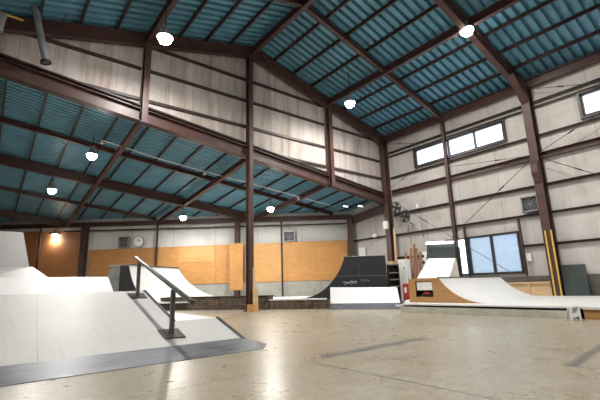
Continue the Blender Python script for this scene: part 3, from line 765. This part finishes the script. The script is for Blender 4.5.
# ------------------------------------------------------------------ right hand deck and quarter pipe
dk = thing('skate_deck', 'long low white deck along the right wall', 'skate ramp', (13, 5.5, 0))
build(MB().prism([(10, 3.05, .215), (16.3, 3.05, .215), (16.3, 9.3, .215), (12.3, 9.3, .215), (10, 7.65, .215)], (0, 0, .035)), 'top_sheet', M['ramp_white'], dk)
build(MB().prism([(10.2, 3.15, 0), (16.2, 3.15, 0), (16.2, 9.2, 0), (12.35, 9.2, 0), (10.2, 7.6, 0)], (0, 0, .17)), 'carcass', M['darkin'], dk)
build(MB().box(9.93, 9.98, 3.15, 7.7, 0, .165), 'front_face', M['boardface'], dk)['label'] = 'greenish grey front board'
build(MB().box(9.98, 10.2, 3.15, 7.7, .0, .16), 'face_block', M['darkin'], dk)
d2 = thing('skate_deck', 'nearer white deck section at the right edge, resting on timber blocks', 'skate ramp', (13, 1.8, 0))
build(MB().box(9.98, 16.3, -.6, 3.03, .2, .25), 'top_sheet', M['ramp_white'], d2)
for y in (2.86, 1.6): build(MB().box(10.03, 10.3, y-.17, y+.17, 0, .2), 'timber_block', M['ramp_ply'], d2)
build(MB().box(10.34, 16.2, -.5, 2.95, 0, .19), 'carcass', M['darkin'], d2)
# little white sign board leaning at deck corner
t = thing('a_frame_board', 'small white floor sign on two feet at the corner of the white deck', 'sign', (9.72, 3.1, 0))
d = Vector((.949, -.316, 0)).normalized(); dn = Vector((d.y, -d.x, 0))
B0 = Vector((9.50, 3.13, 0))
def sg(s, d_, z): p = B0 + d*s - dn*d_; return Vector((p.x, p.y, z))
build(MB().prism([sg(0, 0, 0), sg(.05, 0, 0), sg(.07, 0, .07), sg(.25, 0, .07), sg(.27, 0, 0), sg(.32, 0, 0), sg(.31, -.0, .28), sg(.01, 0, .28)], dn*.015), 'front_board', M['paper'], t)
build(MB().prism([sg(.02, .14, 0), sg(.06, .14, 0), sg(.08, .11, .07), sg(.25, .11, .07), sg(.27, .14, 0), sg(.30, .14, 0), sg(.30, .03, .27), sg(.02, .03, .27)], dn*.015), 'rear_board', M['paper'], t)
mb = MB()
for k, (a, b, z) in enumerate(((.10, .26, .245), (.08, .25, .22), (.09, .22, .19), (.07, .18, .165))): mb.obox(sg(a, -.019, z), sg(b, -.019, z+.006), .006, .014)
build(mb, 'lettering', M['greysteel'], t)

# quarter pipe with plywood side
qp = thing('quarter_pipe', 'low white quarter pipe with a brown plywood side on the right deck', 'skate ramp', (12.5, 6.8, .25))
ZD = .25; ZQ = .985
def qcurve(n=14):
    pts = []
    for i in range(n+1):
        ang = i/n*math.radians(58)
        y = 5.5 + (6.9-5.5)*math.sin(ang)/math.sin(math.radians(58)); z = ZD+.003 + (ZQ-ZD-.003)*(1-math.cos(ang))/(1-math.cos(math.radians(58)))
        pts.append((y, z))
    return pts
qc = qcurve()
# side panel built around its rectangular opening
oy0, oy1, oz0, oz1 = 7.12, 7.75, .42, .90
mb = MB()
mb.prism([(10.8, y, z) for y, z in qc] + [(10.8, 7.1, ZQ), (10.8, 7.1, ZD), (10.8, 5.5, ZD)], (.03, 0, 0))
mb.box(10.8, 10.83, 7.1, 8.0, oz1, ZQ); mb.box(10.8, 10.83, 7.1, 8.0, ZD, oz0); mb.box(10.8, 10.83, 7.1, oy0, oz0, oz1); mb.box(10.8, 10.83, oy1, 8.0, oz0, oz1)
build(mb, 'side_panel', M['ramp_ply'], qp)['label'] = 'brown plywood side with an opening'
XQ = 14.8
mb = MB()
for i in range(len(qc)-1):
    (y0, z0), (y1, z1) = qc[i], qc[i+1]
    mb.add([(10.83, y0, z0), (XQ+.3*(1-i/14), y0, z0), (XQ+.3*(1-(i+1)/14), y1, z1), (10.83, y1, z1)], [(0, 1, 2, 3)])
build(mb, 'riding_surface', M['ramp_white'], qp, smooth=True)
build(MB().box(10.83, XQ, 6.9, 8.0, ZQ-.03, ZQ), 'platform', M['ramp_ply'], qp)
build(MB().tube([(10.8, 6.9, ZQ), (XQ, 6.9, ZQ)], .025, 8), 'coping', M['galv'], qp)
build(MB().box(10.83, XQ, 7.97, 8.0, ZD, ZQ-.03), 'back_panel', M['ramp_ply'], qp)
build(MB().prism([(XQ, y, z-.01) for y, z in qc] + [(XQ, 8.0, ZQ), (XQ, 8.0, ZD), (XQ, 5.5, ZD)], (-.03, 0, 0)), 'side_panel', M['ramp_ply'], qp)
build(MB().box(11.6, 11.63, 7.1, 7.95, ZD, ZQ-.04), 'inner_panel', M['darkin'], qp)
# things in the opening
o = build(MB().box(10.845, 10.875, 7.16, 7.72, .64, .90), 'white_board', M['paper']); tag(o, 'white board filling the upper half of the opening in the plywood side', 'board')
o.location.z -= .02
o = build(MB().box(10.92, 11.2, 7.2, 7.68, .26, .50), 'dark_crate', M['black'], bevel=.01); tag(o, 'dark crate in the opening below the white board', 'crate')
o = build(MB().box(10.9, 11.0, 7.3, 7.55, .505, .56), 'red_box', M['red'], bevel=.008); tag(o, 'small red box on top of the dark crate in the opening', 'box')

# bank facing the hall behind the quarter pipe, with dark wall panel and bright white strip on top
t = thing('wall_ramp', 'white bank with a dark upright panel behind the plywood sided quarter pipe', 'skate ramp', (13, 8.3, .25))
mb = MB().add([(12.5, 7.56, .98), (12.5, 8.86, 1.02), (13.25, 8.80, 1.76), (13.25, 7.68, 1.69), (13.3, 7.56, .25), (13.3, 8.86, .25), (12.5, 7.56, .25), (12.5, 8.86, .25), (13.3, 7.68, 1.69), (13.3, 8.8, 1.76)],
              [(0, 3, 2, 1), (0, 1, 7, 6), (3, 8, 9, 2), (4, 6, 7, 5), (8, 4, 5, 9), (0, 6, 4, 8, 3), (1, 2, 9, 5, 7)])
build(mb, 'bank', M['ramp_white'], t)
build(MB().add([(13.3, 8.92, 1.70), (13.3, 7.70, 1.70), (13.42, 7.73, 2.25), (13.42, 8.90, 2.33), (13.5, 8.92, 1.70), (13.5, 7.7, 1.7), (13.5, 7.73, 2.25), (13.5, 8.9, 2.33)],
               [(0, 1, 2, 3), (4, 7, 6, 5), (3, 2, 6, 7), (0, 4, 5, 1), (1, 5, 6, 2), (0, 3, 7, 4)]), 'upright_panel', M['darkgreen'], t)
build(MB().box(13.4, 13.5, 7.6, 7.69, .25, 2.1), 'frame_post', M['darkin'], t)
t = thing('bright_strip', 'bright white strip along the top of the dark upright panel', 'lamp', (13.4, 8.3, 2.28))  # bright strip on the panel's top edge, drawn with an emissive material
build(MB().obox((13.40, 8.92, 2.40), (13.40, 7.74, 2.31), .07, .05), 'fitting', M['white_metal'], t)
build(MB().tube([(13.33, 8.88, 2.35), (13.33, 7.78, 2.265)], .035, 8), 'tube', M['tube'], t)

# timber frame wall behind the ramp
t = thing('boarded_partition', 'pale timber framed boards under the lower window', 'panel', (16.2, 6.4, .25))
build(MB().box(16.3, 16.33, 5.55, 7.5, .25, .7), 'board', M['pale_wood'], t)
for a in ((5.55, 7.5, .70, .76), (5.55, 5.62, .25, .7), (6.52, 6.59, .25, .7), (7.43, 7.5, .25, .7)): build(MB().box(16.24, 16.3, *a), 'batten', M['pale_wood'], t)
# dark panel right of the big column
o = build(MB().add([(16.22, 4.62, 0.25), (16.22, 5.36, .25), (16.45, 5.42, 1.33), (16.45, 4.68, 1.33), (16.27, 4.62, 0.25), (16.27, 5.36, .25), (16.5, 5.42, 1.33), (16.5, 4.68, 1.33)], [(0, 3, 2, 1), (4, 5, 6, 7), (3, 7, 6, 2), (0, 1, 5, 4), (0, 4, 7, 3), (1, 2, 6, 5)]), 'leaning_board', M['darkgreen'])
tag(o, 'tall dark green board leaning on the right wall beside the big column', 'board')
t = thing('dark_bin', 'dark bin standing on the white deck at the right edge', 'bin', (15.9, 3.7, .25))
build(MB().lathe((15.9, 3.9, .25), [(.12, 0), (.16, .28), (.17, .3)], 14), 'bucket', M['black'], t)
build(MB().lathe((15.9, 3.9, .55), [(.18, 0), (.18, .03)], 14), 'lid', M['darkin'], t)

# ------------------------------------------------------------------ corner clutter on the floor by the corner column
def plank(x0, y0, x1, y1, z1, lb, w=.12, mat='plank'):
    o = build(MB().obox((x0, y0, 0), (x1, y1, z1), w, .03, (1, 0, 0)), 'timber_plank', M[mat]); tag(o, lb, 'plank', 'planks leaning on the right wall by the corner')
plank(15.6, 11.80, 16.2, 12.00, 2.35, 'reddish plank leaning farthest left of the planks by the corner')
plank(15.6, 11.65, 16.25, 11.70, 2.55, 'reddish plank leaning left of the tallest one')
plank(15.65, 11.45, 16.25, 11.50, 2.72, 'tallest reddish plank leaning on the right wall')
plank(15.7, 11.20, 16.25, 11.40, 2.5, 'brown plank leaning right of the tallest one')
plank(15.7, 11.00, 16.25, 11.20, 2.3, 'brown plank leaning farthest right of the planks by the corner')
o = build(MB().obox((16.2, 12.66, 0), (16.3, 12.66, 3.7), .12, .05, (1, 0, 0)), 'timber_plank', M['pale_wood']); tag(o, 'tall pale timber board standing beside the corner column', 'plank')
t = thing('locker', 'white narrow cabinet standing in front of the leaning planks near the corner column', 'cabinet', (15.38, 11.55, 0))
build(MB().box(15.22, 15.55, 11.32, 11.78, 0, 1.95), 'body', M['white_metal'], t, bevel=.01)
build(MB().box(15.195, 15.22, 11.34, 11.76, .05, 1.92), 'door', M['white_metal'], t)
build(MB().box(15.16, 15.195, 11.4, 11.43, 1.5, 1.6), 'handle', M['black'], t)
o = build(MB().box(15.75, 16.15, 12.5, 12.82, 1.4, 1.95), 'wooden_crate', M['pale_wood']); tag(o, 'pale wooden crate on a shelf stack left of the white cabinet', 'crate')
o2 = build(MB().box(15.75, 16.15, 12.5, 12.82, 0, 1.39), 'wooden_shelf', M['plank']); tag(o2, 'brown wooden stand carrying the pale crate', 'shelf')
t = thing('red_case', 'red upright case standing at the left end of the plywood ramp', 'case', (12.7, 9.5, 0))
build(MB().box(12.62, 12.78, 9.36, 9.64, 0, .84), 'body', M['red'], t, bevel=.02)
build(MB().box(12.60, 12.62, 9.45, 9.55, .5, .7), 'label_patch', M['paper'], t)
t = thing('target_board', 'cream board with two black round marks on the right wall behind the white bank', 'board', (16.3, 11.1, 1.7))
build(MB().box(16.28, 16.32, 10.85, 11.25, 1.6, 2.3), 'board', M['paper'], t)
for z in (1.8, 2.1):
    c = MB().tube([(16.265, 11.08, z), (16.28, 11.08, z)], .07, 12); build(c, 'black_mark', M['black'], t)
# white canister lamp on the corner column
t = thing('canister_lamp', 'white canister hanging on the left face of the corner column', 'lamp', (16.05, 13.2, 3.62))
build(MB().lathe((15.95, 12.92, 3.62), [(.02, 0), (.14, .01), (.15, .38), (.09, .42)], 14), 'body', M['white_metal'], t)
build(MB().tube([(15.95, 12.92, 4.03), (16.0, 12.95, 4.3), (16.25, 13.0, 4.35)], .02, 6), 'arm', M['rod'], t)
# wall fans
def fan(y, z, lb):
    t = thing('wall_fan', lb, 'fan', (16.3, y, z))
    mb = MB()
    for k in range(12):
        a = k*math.pi/6; mb.tube([(15.95, y, z), (16.0, y+.3*math.cos(a), z+.3*math.sin(a))], .014, 4)
    ring = [(15.98, y+.3*math.cos(a*math.pi/12), z+.3*math.sin(a*math.pi/12)) for a in range(25)]
    mb.tube(ring, .02, 5); build(mb, 'cage', M['darkgreen'], t)
    bl = MB()
    for k in range(4):
        a = k*math.pi/2+.4; c, s = math.cos(a), math.sin(a)
        bl.add([(16.0, y, z), (15.97, y+.27*c-.12*s, z+.27*s+.12*c), (16.03, y+.27*c+.12*s, z+.27*s-.12*c), (16.01, y, z)], [(0, 1, 2), (3, 2, 1)])
    build(bl, 'blade', M['darkgreen'], t)
    build(MB().tube([(16.02, y, z), (16.25, y, z)], .08, 10), 'motor', M['darkgreen'], t)
    build(MB().tube([(16.2, y, z), (16.35, y, z-.3), (16.6, y, z-.35)], .025, 6), 'bracket', M['rod'], t)
fan(12.2, 4.62, 'grey wall fan high beside the corner column'); fan(11.7, 4.1, 'second grey wall fan lower and right of the first')
o = build(MB().box(16.4, 16.5, 11.15, 11.3, 4.48, 4.68), 'junction_box', M['white_metal'], bevel=.01); tag(o, 'white junction box on the girt right of the wall fans', 'box')
for y0, z0, y1, z1, lb in ((11.95, 4.3, 11.85, 2.7, 'thin cable hanging below the first wall fan'), (11.2, 4.4, 11.1, 3.0, 'thin cable hanging from the junction box')):
    o = build(MB().tube([(16.5, y0, z0), (16.5, (y0+y1)/2, (z0+z1)/2), (16.5, y1, z1)], .012, 5), 'hanging_cable', M['rod']); tag(o, lb, 'cable')

# ventilation units
def vent(c, u, w, h, lb, mat='grey'):
    c = Vector(c); u = Vector(u).normalized(); nrm = Vector((u.y, -u.x, 0))
    if nrm.dot(c) > 0: nrm = -nrm
    t = thing('ventilation_fan', lb, 'fan', c)
    mb = MB(); Z = Vector((0, 0, 1))
    for a, b, hh in ((-w/2, w/2, 'b'), (-w/2, w/2, 't')):
        z = h*.46 if hh == 't' else -h*.46
        mb.obox(c+u*a+Z*z, c+u*b+Z*z, .22, h*.08)
    for a in (-w*.46, w*.46): mb.obox(c+u*a-Z*h/2, c+u*a+Z*h/2, w*.08, .22, u.cross(Z))
    build(mb, 'housing', M[mat], t)
    build(MB().obox(c-nrm*.02-u*w*.42, c-nrm*.02+u*w*.42, .02, h*.84), 'back_plate', M['darkgreen'], t)
    r = min(w, h)*.36; g = MB()
    for q in (1, .66, .33):
        g.tube([c+nrm*.05+u*(r*q*math.cos(k*math.pi/10))+Z*(r*q*math.sin(k*math.pi/10)) for k in range(21)], .012, 4)
    for k in range(4):
        a = k*math.pi/4; g.tube([c+nrm*.05+u*r*math.cos(a)+Z*r*math.sin(a), c+nrm*.05-u*r*math.cos(a)-Z*r*math.sin(a)], .01, 4)
    build(g, 'grille', M['grey'], t)
vent((16.5, 6.12, 3.76), (0, 1, 0), .62, .62, 'grey square ventilation fan on the right wall above the lower window')
p = sk(3.75, .14, 3.78); vent(p, SW, .68, .62, 'grey square ventilation fan on the white back wall right of the ridge column')
p = sk(14.05, .14, 3.85); vent(p, SW, .62, .66, 'grey square ventilation fan beside the round clock')
p = sk(13.1, .13, 3.85)
t = thing('wall_clock', 'round white clock on the back wall above the orange plywood', 'clock', p)
build(MB().tube([p, p - SN*.06], .36, 28), 'rim', M['grey'], t); build(MB().tube([p - SN*.05, p - SN*.07], .31, 28), 'dial', M['paper'], t)
q = p - SN*.08
build(MB().obox(q, q + Vector((0, 0, .22)), .02, .01, SN), 'hand', M['black'], t); build(MB().obox(q, q - SW*.14 + Vector((0, 0, .06)), .01, .025), 'hand', M['black'], t)

# small things on the right-wall segment behind the corner column
o = build(MB().box(16.56, 16.63, 15.0, 15.5, 1.9, 2.9), 'notice_board', M['paper']); tag(o, 'pale notice sheet on the wall between back wall and corner column', 'notice')
o = build(MB().lathe((16.45, 14.15, 3.35), [(.05, 0), (.12, .03), (.12, .14), (.06, .2)], 10), 'alarm_bell', M['white_metal']); tag(o, 'small pale alarm bell on the girt behind the corner column', 'bell')
for x, y, z, lb in ((15.2, 15.0, 5.12, 'short white tube light under the lean-to roof near the corner, left one'), (15.75, 14.4, 5.08, 'short white tube light under the lean-to roof near the corner, right one')):
    t = thing('small_ceiling_light', lb, 'lamp', (x, y, z)); build(MB().box(x-.18, x+.18, y-.04, y+.04, z, z+.05), 'fitting', M['white_metal'], t); build(MB().box(x-.16, x+.16, y-.03, y+.03, z-.02, z), 'diffuser', M['tube'], t)

# conduit under the lean-to roof with small bulbs
def lz(x, y, dz=0): return zg(x, y) + dz
pts = [(x, y, lz(x, y, .12)) for x, y in ((2.85, 15.55), (5.1, 15.7), (7.1, 15.65), (9.2, 15.5), (12.2, 15.4), (14.3, 15.3))]
t = thing('conduit_line', 'thin white conduit with small fittings crossing under the lean-to roof', 'conduit', pts[0])
build(MB().tube(pts, .022, 6), 'conduit', M['white_metal'], t)
for x, y, z in (pts[0], pts[2], pts[4]): build(MB().lathe((x, y, z-.16), [(.03, 0), (.06, .03), (.05, .12), (.02, .16)], 10), 'fitting', M['white_metal'], t)

# grey drain pipe top left
t = thing('drain_pipe', 'grey drain pipe slanting down onto the sloping girder at top left', 'pipe', (.67, 12.9, 7.7))
P0 = Vector((.66, 12.55, 7.45)); P1 = Vector((.07, 12.55, 9.75))
build(MB().tube([P0, P1], .095, 14), 'pipe', M['pipe'], t)
pm = P0.lerp(P1, .62); pn = P0.lerp(P1, .67); build(MB().tube([pm, pn], .11, 14), 'socket', M['pipe'], t)
build(MB().tube([P0, P0.lerp(P1, .03)], .15, 12), 'collar', SD, t)
for a, b, lb in (((.72, 12.7, 8.35), (1.1, 12.7, 9.6), 'thin diagonal rod right of the drain pipe'),):
    o = build(MB().tube([a, b], .012, 5), 'tie_rod', M['rod']); tag(o, lb, 'rod')

t = thing('hanging_duct', 'grey duct end with an orange strap at the top left edge', 'duct', (-.5, 12.2, 7.7))
build(MB().tube([(-.55, 12.2, 7.8), (-.5, 12.2, 8.35)], .14, 12), 'duct', M['greysteel'], t)
build(MB().obox((-.8, 12.2, 8.40), (.0, 12.2, 8.36), .05, .04), 'strap', M['yellow'], t)
# bracing rods on the right wall
def rod(y0, z0, y1, z1, lb, x=16.28):
    t = thing('bracing_rod', lb, 'rod', (x, y0, z0), 'bracing rods on the right wall')
    a, b = Vector((x, y0, z0)), Vector((x, y1, z1))
    build(MB().tube([a, b], .013, 5), 'rod', M['rod'], t); build(MB().tube([a.lerp(b, .3), a.lerp(b, .36)], .028, 6), 'turnbuckle', M['rod'], t)
rod(5.45, 5.65, 1.9, 7.1, 'bracing rod rising right from the big column at mid height')
rod(5.45, 5.45, 1.9, 3.1, 'bracing rod falling right from the big column at mid height')
rod(5.85, 5.62, 9.42, 6.1, 'bracing rod running left from the big column, nearly level')
rod(5.85, 5.4, 9.42, 2.9, 'bracing rod falling left from the big column')
rod(12.93, 5.7, 9.6, 6.9, 'bracing rod rising from the corner column towards the upper window')
rod(12.93, 5.3, 6.65, .8, 'long bracing rod falling across the lower window')
rod(5.5, 8.35, 2.0, 7.2, 'bracing rod under the eave right of the big column')
rod(12.93, 8.35, 9.7, 7.4, 'bracing rod under the eave next to the corner')
